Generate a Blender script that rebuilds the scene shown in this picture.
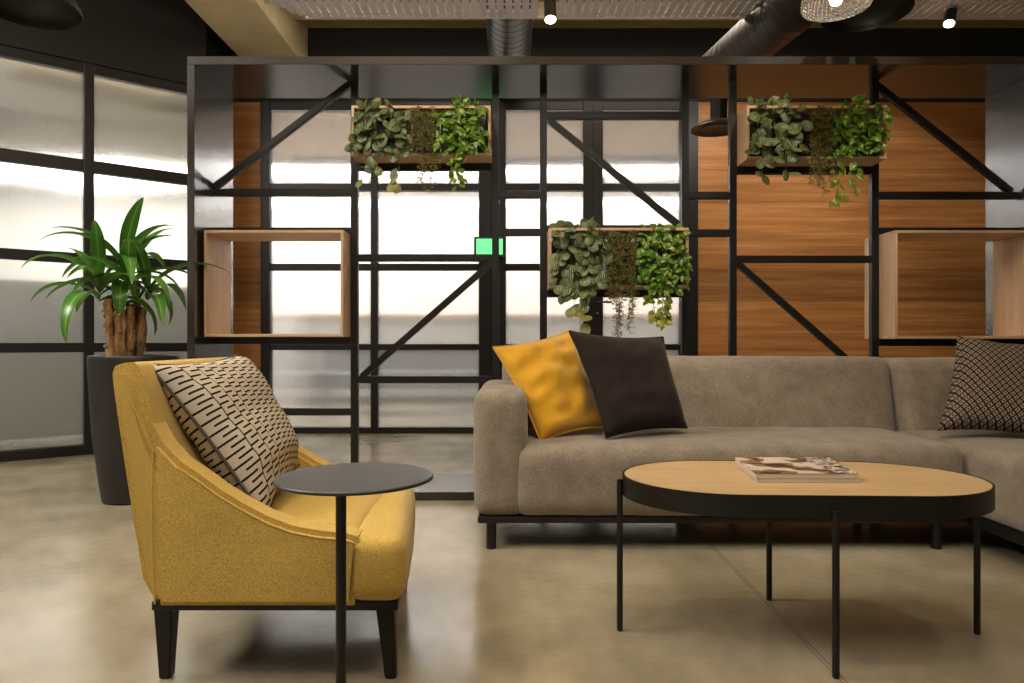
import bpy, bmesh, math, random
from mathutils import Vector, Matrix, noise
R = math.radians
for o in list(bpy.data.objects): bpy.data.objects.remove(o)
scn = bpy.context.scene
COL = scn.collection

# ------------------------------------------------------------------ camera
CH, FPX = 0.85, 700.0
cam = bpy.data.cameras.new('camera'); camo = bpy.data.objects.new('camera', cam); COL.objects.link(camo)
cam.sensor_width = 36; cam.lens = 36*FPX/1024
camo.location = (0, 0, CH); camo.rotation_euler = (R(90), 0, 0); cam.clip_start = 0.05
scn.camera = camo
def at(x, y, Y): return Vector(((x-512)*Y/FPX, Y, CH-(y-341.5)*Y/FPX))
def X_(x, Y): return (x-512)*Y/FPX
def Z_(y, Y): return CH-(y-341.5)*Y/FPX
def srgb(r, g, b):
    f = lambda c: (c/255/12.92) if c/255 <= .04045 else ((c/255+.055)/1.055)**2.4
    return (f(r), f(g), f(b), 1)

# ------------------------------------------------------------------ world, lights, exposure
w = bpy.data.worlds.new('world'); scn.world = w; w.use_nodes = True
w.node_tree.nodes['Background'].inputs[0].default_value = (.9, .85, .8, 1)
w.node_tree.nodes['Background'].inputs[1].default_value = 0.03
scn.view_settings.view_transform = 'Standard'; scn.view_settings.look = 'None'
scn.view_settings.gamma = 1; scn.view_settings.use_curve_mapping = False
scn.view_settings.exposure = 0.0
def area(name, loc, size, power, color=(1, .93, .82), rot=(0, 0, 0)):
    l = bpy.data.lights.new(name, 'AREA'); l.shape = 'RECTANGLE'; l.size, l.size_y = size
    l.energy = power; l.color = color
    o = bpy.data.objects.new(name, l); COL.objects.link(o); o.location = loc; o.rotation_euler = rot
    return o
def spot(name, loc, target, power, deg=60, color=(1, .91, .79), blend=.6, r=.04):
    l = bpy.data.lights.new(name, 'SPOT'); l.energy = power; l.color = color
    l.spot_size = R(deg); l.spot_blend = blend; l.shadow_soft_size = r
    o = bpy.data.objects.new(name, l); COL.objects.link(o); o.location = loc
    o.rotation_euler = (Vector(target)-Vector(loc)).to_track_quat('-Z', 'Y').to_euler()
    return o
area('soft_ceiling_fill', (-0.5, 0.3, 3.6), (3.0, 1.6), 62, (1, .97, .92))  # unseen soft area light, stands in for the rest of the office lighting
area('added_uplight', (-1.0, 1.6, 2.75), (4.2, .12), 130, (1, .9, .76), (R(180), 0, 0))  # added area light out of frame, brightens the concrete beam and trays
area('added_uplight', (.6, 2.9, 2.72), (3.2, .08), 45, (1, .9, .8), (R(180), 0, 0))  # second added uplight, no fixture modelled
area('soft_ceiling_fill', (-3.6, 2.0, 3.6), (1.4, 1.4), 160, (1, .97, .92))  # unseen soft fill added over the left floor
area('soft_ceiling_fill', (0.6, 5.4, 3.65), (3.6, .3), 46, (1, .88, .74))  # added soft fill between shelving and back wall, no panel modelled
area('meeting_room_light', (-3.62, 5.2, 2.9), (2.4, .1), 28, (1, .98, .93), (R(40), 0, R(40)))  # strip added inside the partition to light the cabinet doors
area('meeting_room_light', (-5.2, 8.5, 2.9), (3.0, .8), 150, (1, .98, .93))
area('corridor_light', (-0.6, 9.0, 3.05), (4.8, .4), 210, (1, .96, .94))
spot('wood_wall_spot', (2.0, 4.75, 3.65), (2.0, 6.5, .9), 112, 78)
spot('wood_wall_spot', (3.3, 4.75, 3.65), (3.4, 6.5, .9), 76, 78)
spot('wood_wall_spot', (-2.3, 5.3, 3.6), (-2.45, 6.5, 1.0), 75, 70)
spot('sofa_spot', (0.35, 2.2, 3.5), (0.5, 3.2, .4), 60, 46)
spot('sofa_spot', (2.1, 1.4, 3.5), (1.9, 3.2, .4), 40, 60)
spot('table_spot', (0.9, 1.2, 3.5), (0.9, 2.1, .3), 42, 56)
spot('armchair_spot', (-1.1, 0.6, 3.5), (-.7, 1.9, .4), 62, 50)
spot('plant_spot', (-2.2, 2.4, 3.5), (-2.05, 3.85, 1.0), 50, 46)
spot('planter_spot', (-.5, 2.2, 3.6), (-.45, 3.85, 1.9), 85, 36)
spot('planter_spot', (.6, 2.2, 3.6), (.6, 3.85, 1.2), 85, 36)
spot('planter_spot', (1.7, 2.2, 3.6), (1.65, 3.85, 1.9), 85, 36)

# ------------------------------------------------------------------ materials
class NT:
    def __init__(s, name):
        s.m = bpy.data.materials.new(name); s.m.use_nodes = True; s.t = s.m.node_tree; s.n = s.t.nodes
        s.b = s.n['Principled BSDF']; s.out = s.n['Material Output']
    def node(s, typ, **kw):
        n = s.n.new(typ)
        for k, v in kw.items():
            if k.startswith('i_'):
                n.inputs[k[2:].replace('_', ' ')].default_value = v
            else: setattr(n, k, v)
        return n
    def link(s, a, b): s.t.links.new(a, b)
    def math(s, op, a, b=None, c=None):
        n = s.node('ShaderNodeMath', operation=op)
        for i, v in enumerate((a, b, c)):
            if v is None: continue
            if isinstance(v, (int, float)): n.inputs[i].default_value = v
            else: s.link(v, n.inputs[i])
        return n.outputs[0]
    def mix(s, f, a, b):
        n = s.node('ShaderNodeMix', data_type='RGBA')
        for i, v in ((0, f), (6, a), (7, b)):
            if isinstance(v, (int, float)) or isinstance(v, tuple): n.inputs[i].default_value = v
            else: s.link(v, n.inputs[i])
        return n.outputs[2]
    def coord(s, kind='Object', scale=(1, 1, 1)):
        c = s.node('ShaderNodeTexCoord'); mp = s.node('ShaderNodeMapping'); mp.inputs['Scale'].default_value = scale
        s.link(c.outputs[kind], mp.inputs[0]); return mp.outputs[0]
    def noise(s, vec, scale=5, detail=4, rough=.5):
        n = s.node('ShaderNodeTexNoise'); n.inputs['Scale'].default_value = scale
        n.inputs['Detail'].default_value = detail; n.inputs['Roughness'].default_value = rough
        s.link(vec, n.inputs['Vector']); return n.outputs['Fac']
    def ramp(s, f, stops):
        n = s.node('ShaderNodeValToRGB'); e = n.color_ramp.elements
        while len(e) < len(stops): e.new(.5)
        for el, (p, c) in zip(e, stops): el.position = p; el.color = c
        s.link(f, n.inputs[0]); return n.outputs[0]
    def bump(s, h, strength=.2, dist=.01):
        n = s.node('ShaderNodeBump'); n.inputs['Strength'].default_value = strength; n.inputs['Distance'].default_value = dist
        s.link(h, n.inputs['Height']); s.link(n.outputs[0], s.b.inputs['Normal'])
    def set(s, color=None, rough=None, metal=None, spec=None):
        if color is not None:
            if isinstance(color, tuple): s.b.inputs['Base Color'].default_value = color
            else: s.link(color, s.b.inputs['Base Color'])
        if rough is not None:
            if isinstance(rough, (int, float)): s.b.inputs['Roughness'].default_value = rough
            else: s.link(rough, s.b.inputs['Roughness'])
        if metal is not None: s.b.inputs['Metallic'].default_value = metal
        if spec is not None: s.b.inputs['Specular IOR Level'].default_value = spec
        return s.m
def mul(c, k): return (c[0]*k, c[1]*k, c[2]*k, 1)
def plain(name, col, rough=.5, metal=0, spec=None, var=.12, vs=8):
    t = NT(name); v = t.coord(); n = t.noise(v, vs, 3)
    c = t.mix(n, mul(col, 1-var), mul(col, 1+var)); return t.set(c, rough, metal, spec)
def fabric(name, col, speck=.35, sc=450, big=4, bigv=.12, rough=.95, bump=.5, sheen=.2):
    t = NT(name); v = t.coord(); n = t.noise(v, sc, 2, .6); g = t.noise(v, big, 4, .6)
    f = t.ramp(n, [(.3, (0, 0, 0, 1)), (.7, (1, 1, 1, 1))])
    c = t.mix(f, mul(col, 1-speck), mul(col, 1+speck))
    g2 = t.ramp(g, [(.3, (1-bigv, 1-bigv, 1-bigv, 1)), (.7, (1+bigv, 1+bigv, 1+bigv, 1))])
    mm = t.node('ShaderNodeMix', data_type='RGBA', blend_type='MULTIPLY'); mm.inputs[0].default_value = 1
    t.link(c, mm.inputs[6]); t.link(g2, mm.inputs[7])
    t.set(mm.outputs[2], rough, 0, .2); t.b.inputs['Sheen Weight'].default_value = sheen; t.b.inputs['Sheen Roughness'].default_value = .5
    t.bump(n, bump, .002); return t.m
def wood(name, c1, c2, c3, axis='X', board=None, rough=.42, grain=1.0, spec=.4):
    t = NT(name); s = {'X': (.35, 4, 9), 'Z': (9, 4, .35), 'Y': (9, .35, 9)}[axis]
    v = t.coord('Object', tuple(a*grain for a in s))
    n = t.noise(v, 2.2, 6, .62); n2 = t.noise(v, 9, 4, .7)
    c = t.ramp(n, [(.25, c1), (.5, c2), (.78, c3)])
    d = t.ramp(n2, [(.3, (.87, .85, .83, 1)), (.6, (1.05, 1.05, 1.05, 1))])
    mm = t.node('ShaderNodeMix', data_type='RGBA', blend_type='MULTIPLY'); mm.inputs[0].default_value = 1
    t.link(c, mm.inputs[6]); t.link(d, mm.inputs[7]); col = mm.outputs[2]
    if board:
        sep = t.node('ShaderNodeSeparateXYZ'); t.link(t.coord(), sep.inputs[0])
        z = t.math('DIVIDE', sep.outputs[2], board)
        fl = t.math('FLOOR', z); fr = t.math('FRACT', z)
        wn = t.node('ShaderNodeTexWhiteNoise', noise_dimensions='1D'); t.link(fl, wn.inputs['W'])
        tone = t.math('MULTIPLY_ADD', wn.outputs['Value'], .5, .72)
        line = t.math('GREATER_THAN', fr, .012); tone = t.math('MULTIPLY', tone, t.math('MULTIPLY_ADD', line, .35, .65))
        cc = t.node('ShaderNodeCombineColor'); [t.link(tone, cc.inputs[i]) for i in range(3)]
        m2 = t.node('ShaderNodeMix', data_type='RGBA', blend_type='MULTIPLY'); m2.inputs[0].default_value = 1
        t.link(col, m2.inputs[6]); t.link(cc.outputs[0], m2.inputs[7]); col = m2.outputs[2]
    t.set(col, rough, 0, spec); t.bump(n2, .08, .003); return t.m
def emit(name, col, strength):
    t = NT(name); t.b.inputs['Emission Color'].default_value = col; t.b.inputs['Emission Strength'].default_value = strength
    return t.set(col, .5)

M = {}
M['black'] = plain('black_metal', srgb(22, 19, 18), .42, .0, .45)
M['black_gloss'] = plain('black_satin_panel', srgb(40, 37, 38), .2, 0, 1.0, .05)
M['black_gloss'].node_tree.nodes['Principled BSDF'].inputs['IOR'].default_value = 3.0
M['black_gloss'].node_tree.nodes['Principled BSDF'].inputs['Specular IOR Level'].default_value = .5
M['black_edge'] = plain('matt_edge_band', srgb(46, 39, 35), .6)
M['black_wall'] = plain('black_paint', srgb(32, 29, 25), .8)
M['dark_metal'] = plain('dark_duct_metal', srgb(72, 66, 62), .42, .7)
M['tray'] = plain('galvanised_tray', srgb(208, 200, 198), .5, .2)
M['fabric_mustard'] = fabric('mustard_wool', srgb(206, 172, 88), .32, 380, 5, .08)
M['fabric_taupe'] = fabric('taupe_chenille', srgb(136, 124, 109), .32, 230, 11, .2, sheen=.35)
M['yellow_velvet'] = fabric('yellow_velvet', srgb(206, 152, 22), .08, 300, 9, .1, .75, .2, .5)
M['dark_velvet'] = fabric('dark_brown_velvet', srgb(42, 33, 30), .15, 300, 9, .15, .9, .2, .08)
M['wood_panel'] = wood('orange_brown_panelling', srgb(124, 80, 42), srgb(166, 112, 62), srgb(192, 142, 90), 'X', .305)
M['wood_box'] = wood('pale_oak_box', srgb(186, 150, 116), srgb(206, 172, 138), srgb(220, 190, 158), 'X', None, .45, 1.0)
M['wood_side'] = wood('pale_oak_box_side', srgb(186, 150, 116), srgb(206, 172, 138), srgb(220, 190, 158), 'Z', None, .45, 1.0)
M['wood_top'] = wood('oak_veneer_top', srgb(186, 152, 110), srgb(200, 168, 126), srgb(210, 180, 140), 'X', None, .35, 1.2)
M['soil'] = plain('dark_soil', srgb(38, 30, 22), .95, 0, None, .5, 60)
M['pot_black'] = plain('black_pot', srgb(38, 36, 36), .42, 0, .5)
M['concrete_beam'] = plain('raw_concrete', srgb(216, 198, 156), .85, 0, None, .22, 6)
M['ceiling'] = plain('ceiling_concrete', srgb(168, 150, 104), .9, 0, None, .25, 5)
M['white_wall'] = plain('white_wall_paint', srgb(232, 228, 222), .8, 0, None, .02)
M['grey_cab'] = plain('grey_laminate', srgb(172, 171, 162), .6, 0, None, .03)
M['blue_grey'] = plain('blue_grey_upholstery', srgb(62, 68, 86), .8)
M['tan'] = plain('tan_table_top', srgb(176, 140, 108), .5)
M['paper'] = plain('magazine_paper', srgb(214, 200, 186), .6, 0, None, .05, 200)
M['led'] = emit('led_strip', (1, .97, .93, 1), 9)
M['spot_glow'] = emit('spot_lens_glow', (1, .93, .8, 1), 18)
M['lamp_core'] = emit('lamp_bulb_glow', (1, .93, .82, 1), 5)
M['sign_green'] = emit('sign_green_face', srgb(110, 240, 150), 1.0)
M['sign_frame'] = emit('sign_green_frame', srgb(10, 70, 34), .12)
M['chrome'] = plain('brushed_steel', srgb(190, 190, 190), .25, 1)
M['stem'] = plain('plant_stem', srgb(92, 100, 44), .6)
M['stem_brown'] = plain('brown_stem', srgb(88, 72, 40), .7)

def floor_mat():
    t = NT('polished_concrete'); v = t.coord(); a = t.noise(v, 1.1, 6, .6); b = t.noise(v, 9, 5, .65)
    c = t.ramp(a, [(.32, srgb(126, 116, 96)), (.5, srgb(156, 145, 121)), (.7, srgb(180, 169, 146))])
    d = t.ramp(b, [(.3, (.86, .86, .86, 1)), (.7, (1.06, 1.06, 1.06, 1))])
    mm = t.node('ShaderNodeMix', data_type='RGBA', blend_type='MULTIPLY'); mm.inputs[0].default_value = 1
    t.link(c, mm.inputs[6]); t.link(d, mm.inputs[7])
    sep = t.node('ShaderNodeSeparateXYZ'); t.link(v, sep.inputs[0])
    dx = t.math('ABSOLUTE', t.math('SUBTRACT', sep.outputs[0], .83)); l1 = t.math('LESS_THAN', t.math('ABSOLUTE', t.math('SUBTRACT', dx, .006)), .0018)
    col = t.mix(t.math('MULTIPLY', l1, .6), mm.outputs[2], srgb(60, 50, 38))
    rr = t.math('MULTIPLY_ADD', a, .3, .06)
    t.set(col, rr, 0, .55); t.bump(b, .04, .004); return t.m
M['floor'] = floor_mat()
M['meeting_ceiling'] = plain('dark_tan_ceiling_paint', srgb(128, 116, 92), .8)
M['corridor_ceiling'] = plain('tan_ceiling_paint', srgb(150, 134, 116), .8)
def reeded(name, rough=.1, period=.012, amp=.5):
    t = NT(name); v = t.coord('UV'); sep = t.node('ShaderNodeSeparateXYZ'); t.link(v, sep.inputs[0])
    s = t.math('SINE', t.math('MULTIPLY', sep.outputs[0], 2*math.pi/period))
    t.set((.97, .98, .97, 1), rough, 0); t.b.inputs['Transmission Weight'].default_value = 1; t.b.inputs['IOR'].default_value = 1.45
    t.bump(s, amp, .002)
    tr = t.node('ShaderNodeBsdfTranslucent'); tr.inputs[0].default_value = (.95, .95, .95, 1); ms = t.node('ShaderNodeMixShader'); ms.inputs[0].default_value = .07
    t.link(t.b.outputs[0], ms.inputs[1]); t.link(tr.outputs[0], ms.inputs[2]); t.link(ms.outputs[0], t.out.inputs[0]); return t.m
M['glass'] = reeded('reeded_glass', .1, .007, .6)
M['glass_soft'] = reeded('frosted_reeded_glass', .14, .011, .3)

def cushion_key():
    t = NT('beige_key_pattern_weave'); v = t.coord('UV'); sep = t.node('ShaderNodeSeparateXYZ'); t.link(v, sep.inputs[0])
    u = t.math('MULTIPLY', sep.outputs[0], 10); vv = t.math('MULTIPLY', sep.outputs[1], 28)
    fu = t.math('FRACT', u); colid = t.math('FLOOR', u)
    vs = t.math('ADD', vv, t.math('MULTIPLY', colid, .5)); fv = t.math('FRACT', vs)
    par = t.math('MODULO', t.math('FLOOR', vs), 2)
    tooth = t.math('LESS_THAN', t.math('ABSOLUTE', t.math('SUBTRACT', fv, .5)), .175)
    lo = t.math('MULTIPLY', par, .28)
    inside = t.math('MULTIPLY', t.math('GREATER_THAN', fu, lo), t.math('LESS_THAN', fu, t.math('ADD', lo, .72)))
    line = t.math('LESS_THAN', t.math('ABSOLUTE', t.math('SUBTRACT', fu, .5)), .46); line = t.math('SUBTRACT', 1, line)
    m = t.math('MAXIMUM', t.math('MULTIPLY', tooth, inside), t.math('MULTIPLY', line, .85))
    n = t.noise(t.coord(), 350, 2)
    base = t.mix(n, srgb(178, 164, 146), srgb(226, 214, 196))
    t.set(t.mix(m, base, srgb(30, 26, 26)), .95, 0, .2); t.bump(n, .3, .002); return t.m
M['key'] = cushion_key()
def cushion_weave():
    t = NT('dark_basket_weave'); v = t.coord('UV'); sep = t.node('ShaderNodeSeparateXYZ'); t.link(v, sep.inputs[0])
    u = t.math('MULTIPLY', sep.outputs[0], 26); vv = t.math('MULTIPLY', sep.outputs[1], 26)
    a = t.math('ADD', u, vv); b = t.math('SUBTRACT', u, vv)
    par = t.math('MODULO', t.math('ADD', t.math('FLOOR', u), t.math('ADD', t.math('FLOOR', vv), 100)), 2)
    fa = t.math('FRACT', a); fb = t.math('FRACT', b)
    x = t.math('ADD', t.math('MULTIPLY', par, fa), t.math('MULTIPLY', t.math('SUBTRACT', 1, par), fb))
    m = t.math('LESS_THAN', t.math('ABSOLUTE', t.math('SUBTRACT', x, .5)), .22)
    t.set(t.mix(m, srgb(40, 34, 34), srgb(142, 126, 110)), .95, 0, .2); return t.m
M['weave'] = cushion_weave()
def leaf_mat(name, dark, light, mode, rough=.42):
    t = NT(name); v = t.coord('UV'); sep = t.node('ShaderNodeSeparateXYZ'); t.link(v, sep.inputs[0])
    u, vv = sep.outputs[0], sep.outputs[1]
    att = t.node('ShaderNodeVertexColor', layer_name='tone'); tone = t.node('ShaderNodeSeparateColor'); t.link(att.outputs[0], tone.inputs[0])
    if mode == 'stripe':      # silver bands fanning from the stalk
        r = t.math('ADD', t.math('MULTIPLY', t.math('ABSOLUTE', t.math('SUBTRACT', u, .5)), 7), t.math('MULTIPLY', vv, -2.0))
        f = t.ramp(t.math('SINE', t.math('MULTIPLY', r, 4.6)), [(.25, (0, 0, 0, 1)), (.6, (1, 1, 1, 1))])
    elif mode == 'pothos':
        n = t.noise(t.coord('Object'), 38, 3); f = t.ramp(n, [(.54, (0, 0, 0, 1)), (.66, (1, 1, 1, 1))])
    else:
        f = t.ramp(t.math('ABSOLUTE', t.math('SUBTRACT', u, .5)), [(.0, (1, 1, 1, 1)), (.06, (.2, .2, .2, 1)), (.45, (0, 0, 0, 1)), (.5, (.7, .7, .7, 1))])
    c = t.mix(f, dark, light)
    c = t.mix(t.math('MULTIPLY', tone.outputs[0], .75), c, srgb(168, 150, 50) if mode != 'long' else srgb(120, 150, 50))
    t.set(c, rough, 0, .5)
    tr = t.node('ShaderNodeBsdfTranslucent'); t.link(c, tr.inputs[0]); ms = t.node('ShaderNodeMixShader'); ms.inputs[0].default_value = .25
    t.link(t.b.outputs[0], ms.inputs[1]); t.link(tr.outputs[0], ms.inputs[2]); t.link(ms.outputs[0], t.out.inputs[0])
    return t.m
M['leaf_stripe'] = leaf_mat('striped_round_leaf', srgb(40, 62, 30), srgb(140, 158, 112), 'stripe')
M['leaf_pothos'] = leaf_mat('green_heart_leaf', srgb(70, 118, 30), srgb(176, 196, 66), 'pothos', .3)
M['leaf_fern'] = leaf_mat('olive_fine_leaf', srgb(72, 74, 26), srgb(110, 104, 44), 'plain', .6)
M['leaf_long'] = leaf_mat('glossy_strap_leaf', srgb(62, 120, 40), srgb(150, 192, 96), 'long', .28)
def bark():
    t = NT('rough_bark'); v = t.coord('Object', (1, 1, .35)); n = t.noise(v, 38, 6, .7)
    t.set(t.ramp(n, [(.3, srgb(92, 62, 36)), (.5, srgb(166, 126, 84)), (.72, srgb(212, 180, 134))]), .9); t.bump(n, .9, .02); return t.m
M['bark'] = bark()
def cover():
    t = NT('printed_cover'); v = t.coord('UV'); n = t.noise(v, 3.2, 2, .4); n2 = t.noise(v, 14, 3)
    sep = t.node('ShaderNodeSeparateXYZ'); t.link(v, sep.inputs[0])
    a = t.ramp(n, [(.36, srgb(58, 40, 32)), (.42, srgb(160, 116, 66)), (.46, srgb(120, 104, 96)), (.5, srgb(220, 206, 194))])
    a.node.color_ramp.interpolation = 'CONSTANT'
    b = t.ramp(n2, [(.42, srgb(84, 66, 60)), (.5, srgb(222, 212, 204)), (.62, srgb(170, 160, 160))]); b.node.color_ramp.interpolation = 'CONSTANT'
    t.set(t.mix(t.math('GREATER_THAN', sep.outputs[0], .72), a, b), .3, 0, .5); return t.m
M['cover'] = cover()
def prism():
    t = NT('ribbed_lamp_glass'); v = t.coord('UV'); sep = t.node('ShaderNodeSeparateXYZ'); t.link(v, sep.inputs[0])
    s = t.math('SINE', t.math('MULTIPLY', sep.outputs[0], 2*math.pi*44)); s2 = t.math('SINE', t.math('MULTIPLY', sep.outputs[1], 2*math.pi*12))
    h = t.math('ADD', s, s2)
    t.set((1, .97, .92, 1), .12, 0); t.b.inputs['Transmission Weight'].default_value = .93; t.b.inputs['IOR'].default_value = 1.3
    t.bump(h, .7, .004); return t.m
M['prism'] = prism()

# ------------------------------------------------------------------ helpers
def thing(name, label, cat, loc=(0, 0, 0), rz=0, group=None):
    o = bpy.data.objects.new(name, None); COL.objects.link(o); o.location = loc; o.rotation_euler = (0, 0, rz)
    o.empty_display_size = .1; return tag(o, label, cat, group)
def tag(o, label, cat, group=None):
    o['label'] = label; o['category'] = cat
    if group: o['group'] = group
    return o
def obj(name, bm, mat, parent=None, smooth=True, angle=40):
    me = bpy.data.meshes.new(name); bm.normal_update(); bm.to_mesh(me); bm.free()
    mats = mat if isinstance(mat, (list, tuple)) else [mat]
    for m in mats: me.materials.append(m)
    o = bpy.data.objects.new(name, me); COL.objects.link(o)
    if smooth:
        me.polygons.foreach_set('use_smooth', [True]*len(me.polygons))
        if hasattr(me, 'set_sharp_from_angle'): me.set_sharp_from_angle(angle=R(angle))
    if smooth and len(me.polygons) < 300:
        wn = o.modifiers.new('even_shading', 'WEIGHTED_NORMAL'); wn.keep_sharp = True
    if parent:
        o.parent = parent
        if parent.parent is None and parent.data is None or True:
            pm = Matrix.LocRotScale(parent.location, parent.rotation_euler, parent.scale) if parent.parent is None else None
            if pm is not None: me.transform(pm.inverted())       # builders work in world coordinates
            else:
                root = parent.parent
                me.transform(Matrix.LocRotScale(root.location, root.rotation_euler, root.scale).inverted())
    return o
def struct(name, bm, mat, parent=None, smooth=False):
    o = obj(name, bm, mat, parent, smooth)
    o['kind'] = 'structure'
    return o
def B(): return bmesh.new()
def box(bm, x0, x1, y0, y1, z0, z1, bev=0, seg=2, mi=0):
    vs = [bm.verts.new((x, y, z)) for x in (x0, x1) for y in (y0, y1) for z in (z0, z1)]
    fs = [bm.faces.new([vs[i] for i in f]) for f in ((0, 1, 3, 2), (4, 6, 7, 5), (0, 4, 5, 1), (2, 3, 7, 6), (0, 2, 6, 4), (1, 5, 7, 3))]
    for f in fs: f.material_index = mi
    if bev:
        es = list({e for f in fs for e in f.edges})
        bmesh.ops.bevel(bm, geom=es, offset=bev, segments=seg, affect='EDGES', profile=.5)
    return bm
def tube(bm, pts, rad, n=10, cap=True):
    pts = [Vector(p) for p in pts]; rads = rad if isinstance(rad, (list, tuple)) else [rad]*len(pts)
    rings = []; up = Vector((0, 0, 1))
    prev = None
    for i, p in enumerate(pts):
        d = (pts[min(i+1, len(pts)-1)]-pts[max(i-1, 0)]).normalized()
        if prev is None:
            a = d.cross(up) if abs(d.dot(up)) < .95 else d.cross(Vector((1, 0, 0)))
        else: a = prev-d*prev.dot(d)
        a.normalize(); prev = a; b = d.cross(a)
        rings.append([bm.verts.new(p+(a*math.cos(t)+b*math.sin(t))*rads[i]) for t in [2*math.pi*k/n for k in range(n)]])
    for r0, r1 in zip(rings, rings[1:]):
        for k in range(n): bm.faces.new((r0[k], r0[(k+1) % n], r1[(k+1) % n], r1[k]))
    if cap:
        bm.faces.new(rings[0][::-1]); bm.faces.new(rings[-1])
    return bm
def bar(bm, p, q, w, d, bev=.003):
    """square bar from p to q in an XZ plane, w across, d deep"""
    p, q = Vector(p), Vector(q); L = (q-p).length; t = (q-p).normalized(); n = Vector((-t.z, 0, t.x))
    vs = []
    for s in (p, q):
        for a, b in ((-1, -1), (1, -1), (1, 1), (-1, 1)): vs.append(bm.verts.new(s+n*a*w/2+Vector((0, b*d/2, 0))))
    fs = [bm.faces.new([vs[i] for i in f]) for f in ((0, 1, 2, 3), (7, 6, 5, 4), (0, 4, 5, 1), (1, 5, 6, 2), (2, 6, 7, 3), (3, 7, 4, 0))]
    if bev: bmesh.ops.bevel(bm, geom=list({e for f in fs for e in f.edges}), offset=bev, segments=2, affect='EDGES')
    return bm
def lathe(bm, prof, c=(0, 0, 0), n=40, cap0=False, cap1=False, uv=False):
    c = Vector(c); rings = []
    for r, z in prof: rings.append([bm.verts.new(c+Vector((r*math.cos(2*math.pi*k/n), r*math.sin(2*math.pi*k/n), z))) for k in range(n)])
    lay = bm.loops.layers.uv.verify() if uv else None
    for j, (r0, r1) in enumerate(zip(rings, rings[1:])):
        for k in range(n):
            f = bm.faces.new((r0[k], r0[(k+1) % n], r1[(k+1) % n], r1[k]))
            if uv:
                for l, (a, b) in zip(f.loops, ((k, j), (k+1, j), (k+1, j+1), (k, j+1))): l[lay].uv = (a/n, b/len(prof))
    if cap0: bm.faces.new(rings[0][::-1])
    if cap1: bm.faces.new(rings[-1])
    return bm
def soft(bm, x0, x1, y0, y1, z0, z1, r=.05, n=10, puff=(0, 0, 0), shear=None, wob=0, seed=0):
    """rounded block with optionally puffed faces; shear(v) remaps points"""
    c = Vector(((x0+x1)/2, (y0+y1)/2, (z0+z1)/2)); h = Vector(((x1-x0)/2, (y1-y0)/2, (z1-z0)/2)); cache = {}
    r = min(r, h.x*.99, h.y*.99, h.z*.99)
    def sm(t): # cluster samples at the rounding
        return t
    def counts(L): return max(8, min(44, int(L/.045)+8))
    N = [counts(2*h.x), counts(2*h.y), counts(2*h.z)]
    def lin(i, a):
        # parameter list along axis a with dense ends
        m = N[a]; L = h[a]; k = 4
        if i <= k: return -L+r*(1-math.cos(math.pi/2*i/k))*1.0
        if i >= m-k: return L-r*(1-math.cos(math.pi/2*(m-i)/k))
        t = (i-k)/(m-2*k); return -L+r+(2*L-2*r)*t
    def vert(i, j, k):
        key = (i, j, k)
        if key in cache: return cache[key]
        p = Vector((lin(i, 0), lin(j, 1), lin(k, 2)))
        q = Vector([max(-h[a]+r, min(h[a]-r, p[a])) for a in range(3)])
        d = p-q
        if d.length > 1e-9: p = q+d.normalized()*r if max(abs(d[a]) for a in range(3)) > 1e-9 else p
        f = [1-(p[a]/h[a])**2 for a in range(3)]; f = [max(0, v) for v in f]
        nx = p[0]/h[0]; ny = p[1]/h[1]; nz = p[2]/h[2]
        p[0] += puff[0]*math.copysign(abs(nx)**3, nx)*math.sqrt(f[1]*f[2]); p[1] += puff[1]*math.copysign(abs(ny)**3, ny)*math.sqrt(f[0]*f[2]); p[2] += puff[2]*math.copysign(abs(nz)**3, nz)*math.sqrt(f[0]*f[1])
        p = p+c
        if wob:
            o = noise.noise_vector(p*5+Vector((seed, 0, 0))); p = p+o*wob
        if shear: p = shear(p)
        cache[key] = bm.verts.new(p); return cache[key]
    a, b, e = N
    for i in range(a):
        for j in range(b):
            bm.faces.new((vert(i, j, 0), vert(i, j+1, 0), vert(i+1, j+1, 0), vert(i+1, j, 0))); bm.faces.new((vert(i, j, e), vert(i+1, j, e), vert(i+1, j+1, e), vert(i, j+1, e)))
    for i in range(a):
        for k in range(e):
            bm.faces.new((vert(i, 0, k), vert(i+1, 0, k), vert(i+1, 0, k+1), vert(i, 0, k+1))); bm.faces.new((vert(i, b, k), vert(i, b, k+1), vert(i+1, b, k+1), vert(i+1, b, k)))
    for j in range(b):
        for k in range(e):
            bm.faces.new((vert(0, j, k), vert(0, j, k+1), vert(0, j+1, k+1), vert(0, j+1, k))); bm.faces.new((vert(a, j, k), vert(a, j+1, k), vert(a, j+1, k+1), vert(a, j, k+1)))
    return bm
def extrude_profile(bm, pts, y0, y1, bev=.02, seg=3):
    """polygon in XZ pushed through Y, edges rounded"""
    a = [bm.verts.new((x, y0, z)) for x, z in pts]; b = [bm.verts.new((x, y1, z)) for x, z in pts]
    f0 = bm.faces.new(a); f1 = bm.faces.new(b[::-1]); n = len(pts)
    sides = [bm.faces.new((a[k], b[k], b[(k+1) % n], a[(k+1) % n])) for k in range(n)]
    bmesh.ops.recalc_face_normals(bm, faces=[f0, f1]+sides)
    es = list(f0.edges)+list(f1.edges)
    if bev: bmesh.ops.bevel(bm, geom=es, offset=bev, segments=seg, affect='EDGES', clamp_overlap=True)
    return bm
def smoothpts(pts, it=2):
    """Chaikin rounding of a closed polygon"""
    for _ in range(it):
        q = []
        for i in range(len(pts)):
            p0, p1 = pts[i], pts[(i+1) % len(pts)]
            q.append((p0[0]*.75+p1[0]*.25, p0[1]*.75+p1[1]*.25)); q.append((p0[0]*.25+p1[0]*.75, p0[1]*.25+p1[1]*.75))
        pts = q
    return pts
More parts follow.
